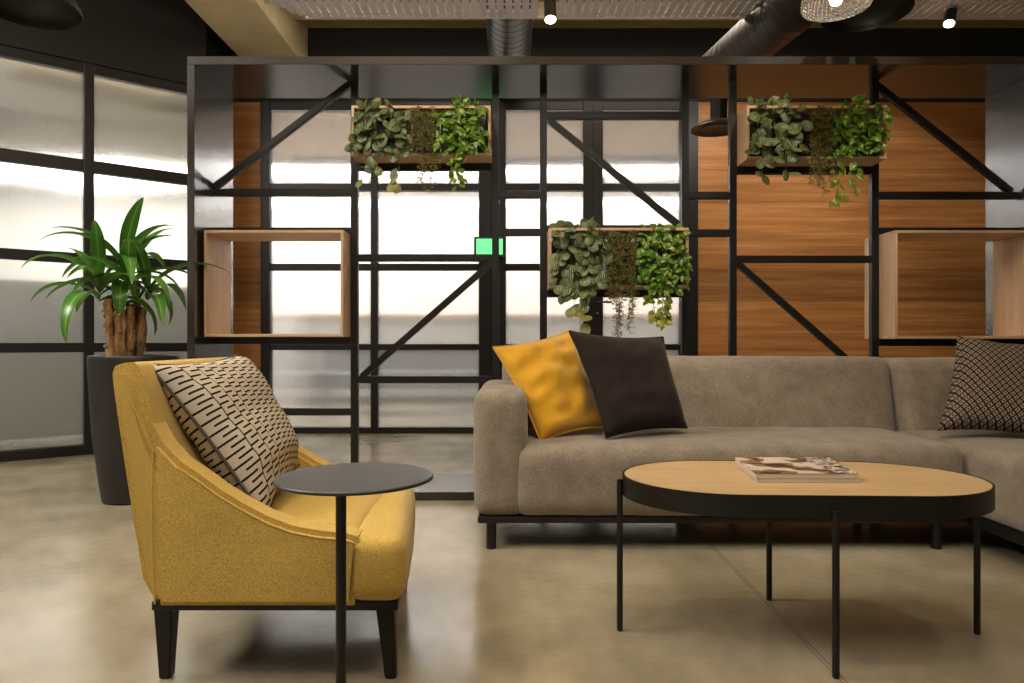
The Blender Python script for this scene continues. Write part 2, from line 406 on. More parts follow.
def copytree(root):
    r = root.copy(); COL.objects.link(r)
    for ch in [c for c in bpy.data.objects if c.parent == root]:
        c = ch.copy(); COL.objects.link(c); c.parent = r
        for g in [k for k in bpy.data.objects if k.parent == ch]:
            d = g.copy(); COL.objects.link(d); d.parent = c
    return r

# ------------------------------------------------------------------ the room
YW = 6.5
struct('floor', box(B(), -9, 6, -4.5, 11, -.1, 0), M['floor'])
struct('ceiling', box(B(), -9, 6, -4.5, YW, 3.76, 3.9), M['ceiling'])
struct('wall_right', box(B(), 5.2, 5.3, -4.5, YW, 0, 3.76), M['black_wall'])
struct('wall_rear', box(B(), -9, 6, -4.6, -4.5, 0, 3.76), M['white_wall'])
struct('wall_left', box(B(), -9.1, -9, -4.5, 11, 0, 3.76), M['white_wall'])
# back wall: black bulkhead over the glazing, wood panelling either side
GZ = lambda y: Z_(y, YW); GX = lambda x: X_(x, YW)
struct('wall_back', box(B(), -2.7, 5.2, YW, YW+.12, GZ(102), 3.76), M['black_wall'])
struct('wall_back_lower', box(B(), GX(697), 5.2, YW+.03, YW+.12, 0, GZ(102)), M['black_wall'])
struct('trim_1', box(B(), GX(697), 5.2, YW-.02, YW+.03, .0, GZ(103)), M['wood_panel'])
struct('hidden_reflection_block', box(B(), GX(697), 5.2, YW-.035, YW-.02, 0, .5), M['black_wall'])  # unseen black strip, added to cut the orange wood reflection under the sofa
struct('trim_2', box(B(), -2.7, GX(262), YW-.02, YW+.06, .0, GZ(103)), M['wood_panel'])
def pane(bm, x0, x1, y, z0, z1, th=.008):
    lay = bm.loops.layers.uv.verify(); n0 = len(bm.faces)
    box(bm, x0, x1, y, y+th, z0, z1); bm.faces.ensure_lookup_table()
    for f in bm.faces[n0:]:
        for l in f.loops: l[lay].uv = (l.vert.co.x, l.vert.co.z)
def glazing(name, kind_name, xs, frames, rows, y=YW):
    """xs: pane spans, frames: vertical members, rows: glass rows"""
    r = bpy.data.objects.new(name, None); COL.objects.link(r); r.location = (0, y, 0); r['kind'] = 'structure'
    for (a, b) in frames: struct('stile', box(B(), a, b, y-.04, y+.06, 0, 3.07, .004), M['black'], r)
    lo, hi = frames[0][0], frames[-1][1]
    zs = [(0, rows[0][0])]+[(rows[i][1], rows[i+1][0]) for i in range(len(rows)-1)]+[(rows[-1][1], 3.07)]
    for z0, z1 in zs:
        bm = B(); [box(bm, a, b, y-.03, y+.05, z0, z1, .004) for (a, b) in xs]; struct('transom', bm, M['black'], r)
    bm = B()
    for a, b in xs:
        for z0, z1 in rows: pane(bm, a, b, y+.01, z0, z1)
    struct('glass', bm, M['glass'], r)
    return r
rows = [(GZ(427), GZ(350)), (GZ(344), GZ(270.5)), (GZ(264), GZ(191)), (GZ(184), GZ(111))]
glazing('window_1', '', [(GX(271), GX(371.5)), (GX(378.5), GX(479))], [(GX(262), GX(271)), (GX(371.5), GX(378.5)), (GX(479), GX(492))], rows)
d1 = glazing('door_1', '', [(GX(506), GX(583)), (GX(602.5), GX(679))], [(GX(492), GX(506)), (GX(583), GX(592.5)), (GX(592.5), GX(602.5)), (GX(679), GX(697))], rows)
bm = B(); tube(bm, [at(597.5, 302, YW-.045), at(597.5, 302, YW-.09)], .01); tube(bm, [at(597, 302, YW-.09), at(612, 302, YW-.09)], .009)
h = obj('door_handle', bm, M['black'], d1); bm = B(); tube(bm, [at(597.5, 313, YW-.04), at(597.5, 313, YW-.055)], .012); obj('lock_cylinder', bm, M['chrome'], d1)
# corridor seen through the reeded glass
struct('wall_corridor_back', box(B(), -5, 5.2, 10, 10.1, 0, 3.25), M['white_wall'])
struct('ceiling_corridor', box(B(), -5, 5.2, YW+.12, 10.1, 3.2, 3.3), M['corridor_ceiling'])
struct('wall_corridor_right', box(B(), 3.2, 3.3, YW+.12, 10, 0, 3.2), M['white_wall'])
struct('wall_corridor_left', box(B(), -3.0, -2.9, YW+.9, 10, 0, 3.2), M['white_wall'])
struct('trim_3', box(B(), -3.2, 3.2, 8.9, 9.05, 3.1, 3.2), M['black'])
t = thing('linear_pendant', 'long glowing white linear lamp in the corridor behind the reeded glass', 'lamp', (0, 8, 2.4))
obj('lit_tube', box(B(), -2.8, 3.0, 7.95, 8.03, 2.40, 2.47, .01), M['led'], t)
for x in (-2.2, 0, 2.2): obj('cord', tube(B(), [(x, 7.99, 2.47), (x, 7.99, 3.2)], .005, 6), M['black'], t)
t = thing('credenza', 'low grey credenza along the far corridor wall behind the reeded glass', 'cabinet', (0, 9.7, 0))
obj('carcass', box(B(), -2.85, 2.9, 9.45, 9.98, .1, 1.18, .01), M['grey_cab'], t); obj('plinth', box(B(), -2.85, 2.85, 9.5, 9.95, 0, .1), M['black'], t)
obj('worktop', box(B(), -2.88, 2.92, 9.42, 9.99, 1.18, 1.22, .005), M['tan'], t)
for i, (x0, x1) in enumerate(((-2.3, -.5), (.1, 1.6))):
    t = thing('corridor_bench', ('long dark blue-grey bench behind the left glazing', 'shorter dark blue-grey bench behind the double door')[i], 'bench', ((x0+x1)/2, 8.3, 0), 0, None)
    obj('seat', soft(B(), x0, x1, 8.05, 8.6, .3, .48, .04), M['blue_grey'], t); obj('backrest', soft(B(), x0, x1, 8.5, 8.62, .5, .8, .04), M['blue_grey'], t)
    for xx in (x0+.08, x1-.08): obj('leg', box(B(), xx-.03, xx+.03, 8.1, 8.5, 0, .3, .004), M['black'], t)
# left angled glazed partition
PL0 = Vector((X_(0, 4.95), 4.95, 0)); PL1 = Vector((X_(187, 5.72), 5.72, 0)); dl = (PL1-PL0).normalized()
ang = math.atan2(dl.y, dl.x)
PM = Matrix.Translation(PL0) @ Matrix.Rotation(ang, 4, 'Z')
Lk = (PL1-PL0).length
def onwall(bm): bmesh.ops.transform(bm, matrix=PM, verts=bm.verts); return bm
def sx(px):   # distance along the partition for an image column
    k = (px-512)/FPX; s = (k*PL0.y-PL0.x)/(dl.x-k*dl.y); return s
s_end = sx(204)
p_post = [sx(83.5), sx(93.5)]
w2 = bpy.data.objects.new('window_2', None); COL.objects.link(w2); w2['kind'] = 'structure'; w2.location = PL0
Zr = [.02, .075, .77, .84, 1.435, 1.51, 2.125, 2.215, 2.865, 2.94]
lo = -3.2
for a, b in ((lo, lo+.06), (-1.55, -1.48), tuple(p_post), (s_end-.06, s_end)):
    struct('mullion', onwall(box(B(), a, b, -.04, .04, 0, 2.94, .004)), M['black'], w2)
for i in range(0, 10, 2):
    struct('transom', onwall(box(B(), lo, s_end, -.035, .035, Zr[i]-(.02 if i == 0 else 0), Zr[i+1], .004)), M['black'], w2)
bm = B()
spans = [(lo+.06, -1.55), (-1.48, p_post[0]), (p_post[1], s_end-.06)]
for a, b in spans:
    for i in range(1, 9, 2): pane(bm, a, b, -.004, Zr[i], Zr[i+1])
struct('glass', onwall(bm), M['glass_soft'], w2)
struct('wall_left_bulkhead', onwall(box(B(), lo, s_end, -.05, .05, 2.94, 3.76)), M['black_wall'])
pe = PM @ Vector((s_end, 0, 0))
struct('wall_left_return', box(B(), pe.x-.1, pe.x-.04, pe.y, YW+.12, 0, 3.76), M['black_wall'])
# meeting room behind the partition
struct('wall_meeting_back', box(B(), -9, -3.3, 9.6, 9.7, 0, 3.2), M['white_wall'])
struct('ceiling_meeting', box(B(), -9, -2.75, YW+.13, 9.7, 2.95, 3.0), M['meeting_ceiling'])
struct('ceiling_meeting_front', onwall(box(B(), lo, s_end-.1, .06, 1.6, 2.95, 3.0)), M['meeting_ceiling'])
t = thing('storage_cabinet', 'long grey storage cabinet behind the angled glass partition', 'cabinet', PM @ Vector((0, .9, 0)))
obj('carcass', onwall(box(B(), -1.55, 1.72, .92, 1.25, .04, 1.36, .004)), M['grey_cab'], t)
for k in range(5): obj('door', onwall(box(B(), -1.54+.65*k, -.895+.65*k, .90, .92, .06, 1.34, .003)), M['grey_cab'], t)
# concrete beam
struct('trim_4', box(B(), X_(251, 6.5), X_(308, 6.5), -4.4, YW, 3.37, 3.76, .01), M['concrete_beam'])
struct('trim_5', box(B(), -2.5, 5.2, 6.0, 6.12, 3.66, 3.76), M['concrete_beam'])

# ------------------------------------------------------------------ ceiling services
def cable_tray(x0, x1, label, cham=0):
    t = thing('cable_tray', label, 'cable tray', ((x0+x1)/2, 4.2, 2.9), 0)
    yn, yf, z = 3.85, 4.44, 2.9; bm = B(); x = x0; p = .052
    while x < x1-p:
        far = yf if x-x0 > cham else yf-(cham-(x-x0))*1.0
        if far-yn > .06:
            box(bm, x, x+p-.012, yn, far, z, z+.002)
            k = yn+.02
            while k < far-.02:
                box(bm, x+p-.012, x+p, k, min(k+.022, far), z, z+.002); k += .125
            box(bm, x+p-.012, x+p, far-.02, far, z, z+.002)
        x += p
    obj('perforated_base', bm, M['tray'], t, False)
    bm = B(); box(bm, x0+cham, x1, yf, yf+.002, z, z+.06)
    box(bm, x0+cham, x1, yf-.012, yf, z-.004, z); obj('side_flange', bm, M['tray'], t, False)
    bm = B(); box(bm, x0+cham*.5, x1, yn-.002, yn, z, z+.06); obj('side_flange', bm, M['tray'], t, False)
    for xx in (x0+.5, x1-.3):
        bm = B(); tube(bm, [(xx, 4.15, z+.002), (xx, 4.15, 3.76)], .005, 8); obj('hanger_rod', bm, M['tray'], t)
cable_tray(X_(268, 4.44), X_(544, 4.44), 'perforated metal cable tray at the top centre, left of the small ceiling spot', .24)
cable_tray(X_(557, 4.44), 3.5, 'perforated metal cable tray on the right, running behind the glowing pendant lamp')
def duct(name, pts, r, label, ribs=.09):
    t = thing(name, label, 'duct', pts[0]); bm = B(); P = []; Rr = []
    pts = [Vector(p) for p in pts]
    for a, b in zip(pts, pts[1:]):
        L = (b-a).length; n = max(2, int(L/ribs))
        for i in range(n):
            for f, rr in ((0, r), (.80, r), (.86, r*.985), (.92, r*.985)): P.append(a.lerp(b, (i+f)/n)); Rr.append(rr)
    P.append(pts[-1]); Rr.append(r)
    tube(bm, P, Rr, 56); obj('duct_body', bm, M['dark_metal'], t, True, 8); return t
duct('spiral_duct', [(-.02, 3.2, 3.24), (-.02, 6.49, 3.24)], .175, 'round dark spiral duct running straight back above the middle of the shelving')
t = duct('spiral_duct', [(1.70, 3.93, 3.75), (1.70, 3.93, 3.05), (1.69, 3.98, 2.90), (1.66, 4.14, 2.83), (1.50, 5.15, 2.83)], .155, 'dark round duct slanting at upper right and ending in a round air diffuser')
bm = B(); tube(bm, [(1.50, 5.08, 2.72), (1.50, 5.08, 2.44)], .06, 20); obj('neck', bm, M['black'], t)
bm = B(); lathe(bm, [(.05, .06), (.13, .03), (.185, .0), (.19, -.012), (.17, -.018), (.12, .0), (.115, -.01), (.02, .0)], (1.49, 5.08, 2.40), 40, True, True); obj('air_diffuser', bm, M['black'], t)
def dome(loc, r, label):
    t = thing('dome_pendant', label, 'lamp', loc); c = loc
    prof = [(r*math.cos(a), r*.62*math.sin(a)) for a in [R(k) for k in range(0, 80, 8)]]
    inner = [(x*.97, z*.97) for x, z in prof][::-1]
    bm = B(); lathe(bm, inner+[(r*.985, -.006)]+prof, c, 48); obj('shade', bm, M['black'], t, True, 60)
    bm = B(); tube(bm, [(c[0], c[1], c[2]+r*.58), (c[0], c[1], c[2]+r*.9)], r*.2, 20); obj('cap', bm, M['black'], t)
    bm = B(); tube(bm, [(c[0], c[1], c[2]+r*.85), (c[0], c[1], 3.76)], .006, 8); obj('cord', bm, M['black'], t)
dome((X_(30, 3.2), 3.2, Z_(9, 3.2)), .21, 'black dome lamp at the top left corner, above the glass partition')
dome((X_(866, 3.45), 3.45, Z_(13, 3.45)), .21, 'black dome lamp just right of and behind the glowing glass pendant')
# glowing ribbed glass pendant
LP = (X_(836, 3.1), 3.1, Z_(6, 3.1))
t = thing('glass_pendant', 'glowing ribbed glass pendant lamp at the top of the picture', 'lamp', LP)
r = .143
prof = [(r*math.cos(a)**.6, r*1.05*math.sin(a)) for a in [R(k) for k in range(0, 84, 7)]]
bm = B(); lathe(bm, prof, LP, 176, uv=True)
for v in bm.verts:
    a = math.atan2(v.co.y-LP[1], v.co.x-LP[0]); k = 1+.018*math.cos(44*a); v.co.x = LP[0]+(v.co.x-LP[0])*k; v.co.y = LP[1]+(v.co.y-LP[1])*k
s = obj('shade', bm, M['prism'], t, True, 80)
md = s.modifiers.new('thickness', 'SOLIDIFY'); md.thickness = .006
bm = B(); lathe(bm, [(r+.001, -.006), (r+.004, 0), (r+.001, .005), (r-.007, .003), (r-.007, -.004), (r+.001, -.006)], LP, 64); obj('rim', bm, M['prism'], t)
bm = B(); lathe(bm, [(.004, -.05), (.022, -.04), (.032, -.01), (.026, .03), (.018, .06)], (LP[0], LP[1], LP[2]+.05), 24, True, True); obj('bulb', bm, M['lamp_core'], t)
bm = B(); tube(bm, [(LP[0], LP[1], LP[2]+.13), (LP[0], LP[1], LP[2]+.25)], .04, 20); obj('cap', bm, M['black'], t)
bm = B(); tube(bm, [(LP[0], LP[1], LP[2]+.24), (LP[0], LP[1], 3.76)], .006, 8); obj('cord', bm, M['black'], t)
pl = bpy.data.lights.new('pendant_bulb_light', 'POINT'); pl.energy = 1.6; pl.color = (1, .88, .7); pl.shadow_soft_size = .04
po = bpy.data.objects.new('pendant_bulb_light', pl); COL.objects.link(po); po.location = (LP[0], LP[1], LP[2]-.06)
def ceiling_spot(px, py, Y, label, tilt):
    c = at(px, py, Y); t = thing('ceiling_spot', label, 'lamp', c); d = Vector(tilt).normalized(); u = -d
    bm = B(); tube(bm, [c+u*.005, c+u*.012, c+u*.15, c+u*.155], [.03, .034, .034, .028], 24); obj('housing', bm, M['black'], t)
    bm = B(); tube(bm, [c+d*.0, c+u*.006], .029, 24); obj('lens', bm, M['spot_glow'], t)
    a = c+u*.12; bm = B(); tube(bm, [a, (a.x, a.y, 3.76)], .008, 8); obj('stem', bm, M['black'], t)
ceiling_spot(550.5, 20, 3.8, 'small black ceiling spot hanging in the gap between the two cable trays', (0, -.3, -1))
ceiling_spot(949, 24, 4.3, 'small black ceiling spot glowing at the upper right', (-.35, -.35, -1))

# ------------------------------------------------------------------ shelving unit
def edged(o):   # matt edge banding on the front edges
    for p in o.data.polygons:
        if p.normal.y < -.3: p.material_index = 1
    return o
YF, YB_, YBAR = 3.74, 4.26, 3.99
TW = .04
xl, xr = X_(187, YF), 2.92
t = thing('shelving_unit', 'tall black metal open shelving frame with diagonal braces behind the sofa', 'shelving unit', (.6, 4.0, 0))
edged(obj('top_panel', box(B(), xl, xr, YF, YB_, 2.33, 2.374, .002), [M['black_gloss'], M['black_edge']], t))
edged(obj('side_panel', box(B(), xl, xl+.04, YF, YB_, .0, 2.33, .002), [M['black_gloss'], M['black_edge']], t))
edged(obj('side_panel', box(B(), xr-.04, xr, YF, YB_, .0, 2.33, .002), [M['black_gloss'], M['black_edge']], t))
edged(obj('base_panel', box(B(), xl+.04, xr-.04, YF, YB_, .0, .045, .002), [M['black_gloss'], M['black_edge']], t))
FX = lambda x: X_(x, 3.97); FZ = lambda y: Z_(y, 3.97)
posts = {1: 354, 2: 495.5, 3: 543.5, 4: 685.5, 5: 733.5, 6: 875.7}
px_ = {k: FX(v) for k, v in posts.items()}; px_[0] = xl+.04-TW/2; px_[7] = xr-.04+TW/2
for k in range(1, 7): obj('post', bar(B(), (px_[k], YBAR, .045), (px_[k], YBAR, 2.33), TW, TW), M['black'], t)
def rail(a, b, yc): 
    z = FZ(yc); obj('rail', bar(B(), (px_[a]+TW/2, YBAR, z), (px_[b]-TW/2, YBAR, z), TW, TW), M['black'], t)
BZ = {}
rail(0, 1, 192); rail(0, 1, 230.8); rail(0, 1, 340.6); rail(0, 1, 412)
rail(1, 2, 166.8); rail(1, 2, 257.6); rail(1, 2, 379.7)
rail(2, 3, 194.2); rail(2, 3, 232); rail(3, 4, 115); rail(3, 4, 228.6); rail(3, 4, 293.6)
rail(4, 5, 195); rail(4, 5, 232.8); rail(5, 6, 170); rail(5, 6, 259)
rail(6, 7, 195); rail(6, 7, 231); rail(6, 7, 342.5)
for a, b in (((213, 187), (353, 80)), ((361, 377), (492, 262)), ((549, 119), (685, 229)), ((737, 262), (875, 383)), ((878, 84), (1013, 191))):
    obj('brace', bar(B(), (FX(a[0]), YBAR, FZ(a[1])), (FX(b[0]), YBAR, FZ(b[1])), .036, .036), M['black'], t)
def frame_box(name, x0, x1, z0, z1, label, cat, group=None, th=.015):
    y0, y1 = 3.81, 4.14; t = thing(name, label, cat, ((x0+x1)/2, 3.975, z0), 0, group)
    obj('top_board', box(B(), x0, x1, y0, y1, z1-th, z1, .0012), M['wood_box'], t); obj('bottom_board', box(B(), x0, x1, y0, y1, z0, z0+th, .0012), M['wood_box'], t)
    obj('side_board', box(B(), x0, x0+th, y0, y1, z0+th, z1-th, .0012), M['wood_side'], t); obj('side_board', box(B(), x1-th, x1, y0, y1, z0+th, z1-th, .0012), M['wood_side'], t)
    return t
e = .002
railtop = lambda y: FZ(y)+TW/2+.001; railbot = lambda y: FZ(y)-TW/2-.001
frame_box('display_box', xl+.06, px_[1]-TW/2-e, railtop(340.6), railbot(230.8), 'empty pale oak box open front and back, above the yellow armchair', 'box')
frame_box('display_box', px_[6]+TW/2+e, xr-.06, railtop(342.5), railbot(231), 'empty pale oak box at the right end of the shelving, above the woven cushion', 'box')
boxes = []
for a, b, yb, ztop, lab in ((1, 2, 166.8, 2.135, 'upper left oak planter box full of hanging plants'), (3, 4, 293.6, railbot(228.6), 'lower middle oak planter box behind the sofa cushions'), (5, 6, 170, 2.135, 'upper right oak planter box below the glowing pendant')):
    x0, x1 = px_[a]+TW/2+e, px_[b]-TW/2-e
    frame_box('planter_box', x0, x1, railtop(yb), ztop, lab, 'planter'); boxes.append((x0+.015, x1-.015, railtop(yb)+.015, ztop-.015))

# ------------------------------------------------------------------ leaves
def leafmesh():
    return B()
def leaf(bm, base, d, n, L, W, tone=0, shape='round', nu=2, nv=4, cup=.12, droop=0.0):
    d = Vector(d).normalized(); n = Vector(n); n = (n-d*n.dot(d)); n = n.normalized() if n.length > 1e-4 else d.orthogonal().normalized(); s = d.cross(n)
    lay = bm.loops.layers.uv.verify(); cl = bm.loops.layers.float_color.get('tone') or bm.loops.layers.float_color.new('tone')
    def width(v):
        if shape == 'round': return math.sin(math.pi*min(1, v*.94+.03))**.55
        if shape == 'heart': return (math.sin(math.pi*v**.62)**.8) if v < 1 else 0
        return (math.sin(math.pi*(v*.96+.03)**.75))**.85
    g = []
    for j in range(nv+1):
        v = j/nv; w = max(.02, width(v))*W/2; row = []
        for i in range(2*nu+1):
            u = (i-nu)/nu
            row.append(bm.verts.new(Vector(base)+d*L*v+s*u*w+n*(-cup*W*(1-u*u)*-1*math.sin(math.pi*v)*.6)-Vector((0, 0, 1))*droop*L*v*v))
        g.append(row)
    for j in range(nv):
        for i in range(2*nu):
            f = bm.faces.new((g[j][i], g[j][i+1], g[j+1][i+1], g[j+1][i])); f.smooth = True
            for l, (a, b) in zip(f.loops, ((i, j), (i+1, j), (i+1, j+1), (i, j+1))):
                l[lay].uv = (a/(2*nu), b/nv); l[cl] = (tone, tone, tone, 1)
def trailing_plant(kind, box3, xf0, xf1, strands, label, cat, name, seed):
    rnd = random.Random(seed); x0, x1, z0, z1 = box3; X0 = x0+(x1-x0)*xf0; X1 = x0+(x1-x0)*xf1
    ph = z1-z0-.03
    pc0, pc1 = X0+.008, X1-.008
    t = thing(name, label, cat, ((X0+X1)/2, 3.95, z0))
    bm = B(); box(bm, pc0, pc1, 3.855, 4.10, z0+.001, z0+ph, .01); obj('pot', bm, M['pot_black'], t)
    bm = B(); box(bm, pc0+.012, pc1-.012, 3.87, 4.09, z0+ph, z0+ph+.006); obj('soil', bm, M['soil'], t)
    fb, sb = B(), B()
    for (fx, top, bot) in strands:          # fraction across, top z above box top, lowest z
        sxp = X0+(X1-X0)*min(.9, max(.1, fx)); ztop = z1+top
        p0 = Vector((X0+(X1-X0)*rnd.uniform(.2, .8), rnd.uniform(3.89, 3.95), z0+ph))
        pts = [p0, Vector((p0.x*.5+sxp*.5, 3.86, z1-.008 if ztop < z1 else ztop)), Vector((p0.x*.3+sxp*.7, 3.84, min(ztop+.02, z1-.01) if ztop < z1 else ztop)), Vector((sxp, 3.82 if ztop < z1-.01 else 3.79, ztop))]
        yb = rnd.uniform(3.775, 3.80); z = ztop
        x = sxp
        while z > bot:
            z -= {'peperomia': .04, 'fern': .025, 'pothos': .032}[kind]; x += rnd.uniform(-.008, .008); pts.append(Vector((x, yb+rnd.uniform(-.004, .004), z)))
        rr = {'peperomia': .0018, 'fern': .0009, 'pothos': .0018}[kind]
        tube(sb, pts, rr, 5)
        z = ztop
        L = max(.001, ztop-bot)
        if kind == 'fern':
            step = .006
            for i in range(2, len(pts)-1):
                a, b = pts[i], pts[i+1]
                for k in range(5):
                    q = a.lerp(b, k/5); az = rnd.uniform(0, 6.28); dd = Vector((math.cos(az), -abs(math.sin(az))*.6, rnd.uniform(-.9, .2)))
                    ll = rnd.uniform(.014, .034)
                    tube(sb, [q, q+dd.normalized()*ll], .0006, 3, False)
                    for m in range(3):
                        leaf(fb, q+dd.normalized()*ll*(.3+.35*m), (rnd.uniform(-1, 1), rnd.uniform(-1, .3), rnd.uniform(-1, .6)), (0, -1, .3), rnd.uniform(.007, .013), .005, rnd.random()*.5, 'round', 1, 2)
        else:
            big = kind == 'peperomia'
            for i in range(1, len(pts)):
                q = pts[i]; depth = (ztop-q.z)/max(L, .15)
                m = 1 if big and rnd.random() < .75 else 2
                for k in range(m):
                    side = rnd.choice((-1, 1)); dd = Vector((side*rnd.uniform(.1, 1), -rnd.uniform(.1, 1.1), rnd.uniform(-1, .3)))
                    if i <= 2: dd.z = rnd.uniform(-.1, .9)
                    size = rnd.uniform(.052, .076) if big else rnd.uniform(.038, .062)
                    tail = max(0, (z1-.3-q.z)*3)
                    base = q+dd.normalized()*rnd.uniform(.008, .03)
                    tube(sb, [q, base], .001, 4, False)
                    tn = min(1, max(0, tail*rnd.uniform(.6, 1.4)) + (rnd.random()*.25))
                    leaf(fb, base, (dd.x*.8, dd.y*.5, dd.z-.35), (rnd.uniform(-.8, .8), -1, rnd.uniform(-.2, 1.1)), size*rnd.uniform(.8, 1.12), size*rnd.uniform(.7, .9)*(1 if big else .85), tn, 'round' if big else 'heart', 2, 5, .2)
    mats = {'peperomia': M['leaf_stripe'], 'fern': M['leaf_fern'], 'pothos': M['leaf_pothos']}
    obj('stems', sb, M['stem_brown' if kind == 'fern' else 'stem'], t); obj('foliage', fb, mats[kind], t, False)
    return t
def strands(n, zt0, zt1, zs, seed):
    r = random.Random(seed); return [((i+.5)/n+r.uniform(-.04, .04), r.uniform(zt0, zt1), zs(i/(n-1), r)+r.uniform(-.01, .03)) for i in range(n)]
names = ['in the upper left planter box', 'in the lower middle planter box', 'in the upper right planter box']
for bi, bx in enumerate(boxes):
    z0, z1 = bx[2], bx[3]
    tailP = [[.1, .9, .5, .0, .9, .3], [.1, .4, .9, 1.1, .7, .1], [.1, .6, .3, .7, .2, .3]][bi]
    def zs(lst, full):
        return lambda f, r: z0+.02-(lst[min(len(lst)-1, int(f*(len(lst)-.01)))]-.25)*full
    trailing_plant('peperomia', bx, .0, .40, strands(6, -.04, .03, zs(tailP, .27), 10+bi)+strands(4, -.16, -.06, zs([0]*6, .1), 50+bi), 'round-leaved plant with silver striped leaves '+names[bi], 'plant', 'peperomia_plant', 100+bi)
    tf = [[.3, .9, 1.2, .7], [.7, 1.4, 1.2, 1.0], [.9, 1.1, .8, .6]][bi]
    trailing_plant('fern', bx, .42, .62, strands(8, -.03, .01, zs(tf, .26), 20+bi)+strands(6, -.12, -.04, zs([.1]*6, .1), 60+bi), 'fine-leaved olive trailing plant '+names[bi], 'plant', 'trailing_plant', 200+bi)
    tp = [[.0, .1, .8, 1.0, .3, .1, .0], [.1, .9, .5, 1.0, .9, .3, .2], [1.1, .2, .1, .9, .1, .1, .0]][bi]
    trailing_plant('pothos', bx, .63, 1.0, strands(7, -.04, .03, zs(tp, .29), 30+bi)+strands(5, -.16, -.06, zs([0]*6, .1), 70+bi), 'bright green heart-leaved pothos '+names[bi], 'plant', 'pothos_plant', 300+bi)

# ------------------------------------------------------------------ green sign on the jamb
t = thing('exit_sign', 'small glowing green sign beside the double door, behind a shelf post', 'sign', at(489, 247, 6.40))
a, b = at(474, 257, 6.42), at(504, 237, 6.42)
obj('housing', box(B(), a.x, b.x, 6.40, YW-.041, a.z, b.z, .004), M['sign_frame'], t)
obj('lit_face', box(B(), a.x+.022, b.x-.012, 6.395, 6.402, a.z+.02, b.z-.02), M['sign_green'], t)

# ------------------------------------------------------------------ potted dracaena
pc = (-2.035, 3.775, 0)
t = thing('potted_dracaena', 'tall leafy plant with knobbly trunk in a tall black tapered pot', 'potted plant', pc)
bm = B(); lathe(bm, [(.0, .0), (.145, .0), (.155, .008), (.17, .1), (.2, .35), (.215, .6), (.222, .74), (.223, .765), (.217, .775), (.206, .77), (.202, .72)], pc, 64); obj('pot', bm, M['pot_black'], t)
bm = B(); lathe(bm, [(.0, .728), (.204, .722)], pc, 40); obj('soil', bm, M['soil'], t)
rnd = random.Random(5); bm = B(); tc = Vector((-2.07, 3.74, .72))
canes = []
for k in range(11):
    a = k*2.39; rr = .02+.055*math.sqrt(k/11); hgt = rnd.uniform(.24, .36)
    p = [tc+Vector((math.cos(a)*rr*.75, math.sin(a)*rr*.75, -.02))]
    for j in range(1, 9):
        f = j/8; p.append(tc+Vector((math.cos(a)*rr*(.9+.5*f)+rnd.uniform(-.007, .007), math.sin(a)*rr*(.9+.5*f)+rnd.uniform(-.006, .006), hgt*f)))
    tube(bm, p, [rnd.uniform(.02, .031)*(1-.25*j/8) for j in range(9)], 9); canes.append(p[-1])
    for _ in range(5):
        q = p[rnd.randint(2, 8)]; dd = Vector((math.cos(a), math.sin(a), rnd.uniform(.2, 1)))
        tube(bm, [q, q+dd.normalized()*rnd.uniform(.025, .045)], [.013, .008], 6)
obj('trunk', bm, M['bark'], t, True, 80)
sb, fb = B(), B()
def strap(base, az, el, L, W, droop, tone=0):
    """long arching strap leaf"""
    n = 12; d = Vector((math.cos(az)*math.cos(el), math.sin(az)*math.cos(el), math.sin(el))); side = Vector((-math.sin(az), math.cos(az), 0))
    lay = fb.loops.layers.uv.verify(); cl = fb.loops.layers.float_color.get('tone') or fb.loops.layers.float_color.new('tone')
    p = Vector(base); g = []; pitch = el
    for j in range(n+1):
        v = j/n; w = W/2*(.18+.82*math.sin(math.pi*min(1, v*1.02)**.85)) if v < .97 else W*.03
        dirv = Vector((math.cos(az)*math.cos(pitch), math.sin(az)*math.cos(pitch), math.sin(pitch))); up = side.cross(dirv)*-1
        tw = side
        g.append([fb.verts.new(p-tw*w+up*w*.35), fb.verts.new(p), fb.verts.new(p+tw*w+up*w*.35)])
        p = p+dirv*L/n; pitch -= droop/n*(1+.8*v)
    for j in range(n):
        for i in range(2):
            f = fb.faces.new((g[j][i], g[j][i+1], g[j+1][i+1], g[j+1][i])); f.smooth = True
            for l, (a, b) in zip(f.loops, ((i, j), (i+1, j), (i+1, j+1), (i, j+1))): l[lay].uv = (a/2, b/n); l[cl] = (tone, tone, tone, 1)
heads = [(Vector((-2.17, 3.68, 1.16)), 11), (Vector((-2.03, 3.70, 1.22)), 11), (Vector((-2.11, 3.80, 1.27)), 9), (Vector((-1.97, 3.78, 1.16)), 7)]
for hi, (hd, n) in enumerate(heads):
    b0 = canes[hi*2]; pts = [b0, b0.lerp(hd, .5)+Vector((0, 0, .02)), hd]; tube(sb, pts, [.011, .008, .006], 8)
    for k in range(n):
        f = k/n; az = k*2.4+hi; 
        if math.sin(az) > .5 and rnd.random() < .3: az += math.pi
        strap(hd-Vector((0, 0, .10*(1-f))), az, R(15+65*f)+rnd.uniform(-.15, .15), rnd.uniform(.34, .52), rnd.uniform(.062, .09), R(rnd.uniform(60, 125))*(1-.45*f), rnd.random()*.3)
obj('stems', sb, M['stem'], t); obj('leaves', fb, M['leaf_long'], t, False)

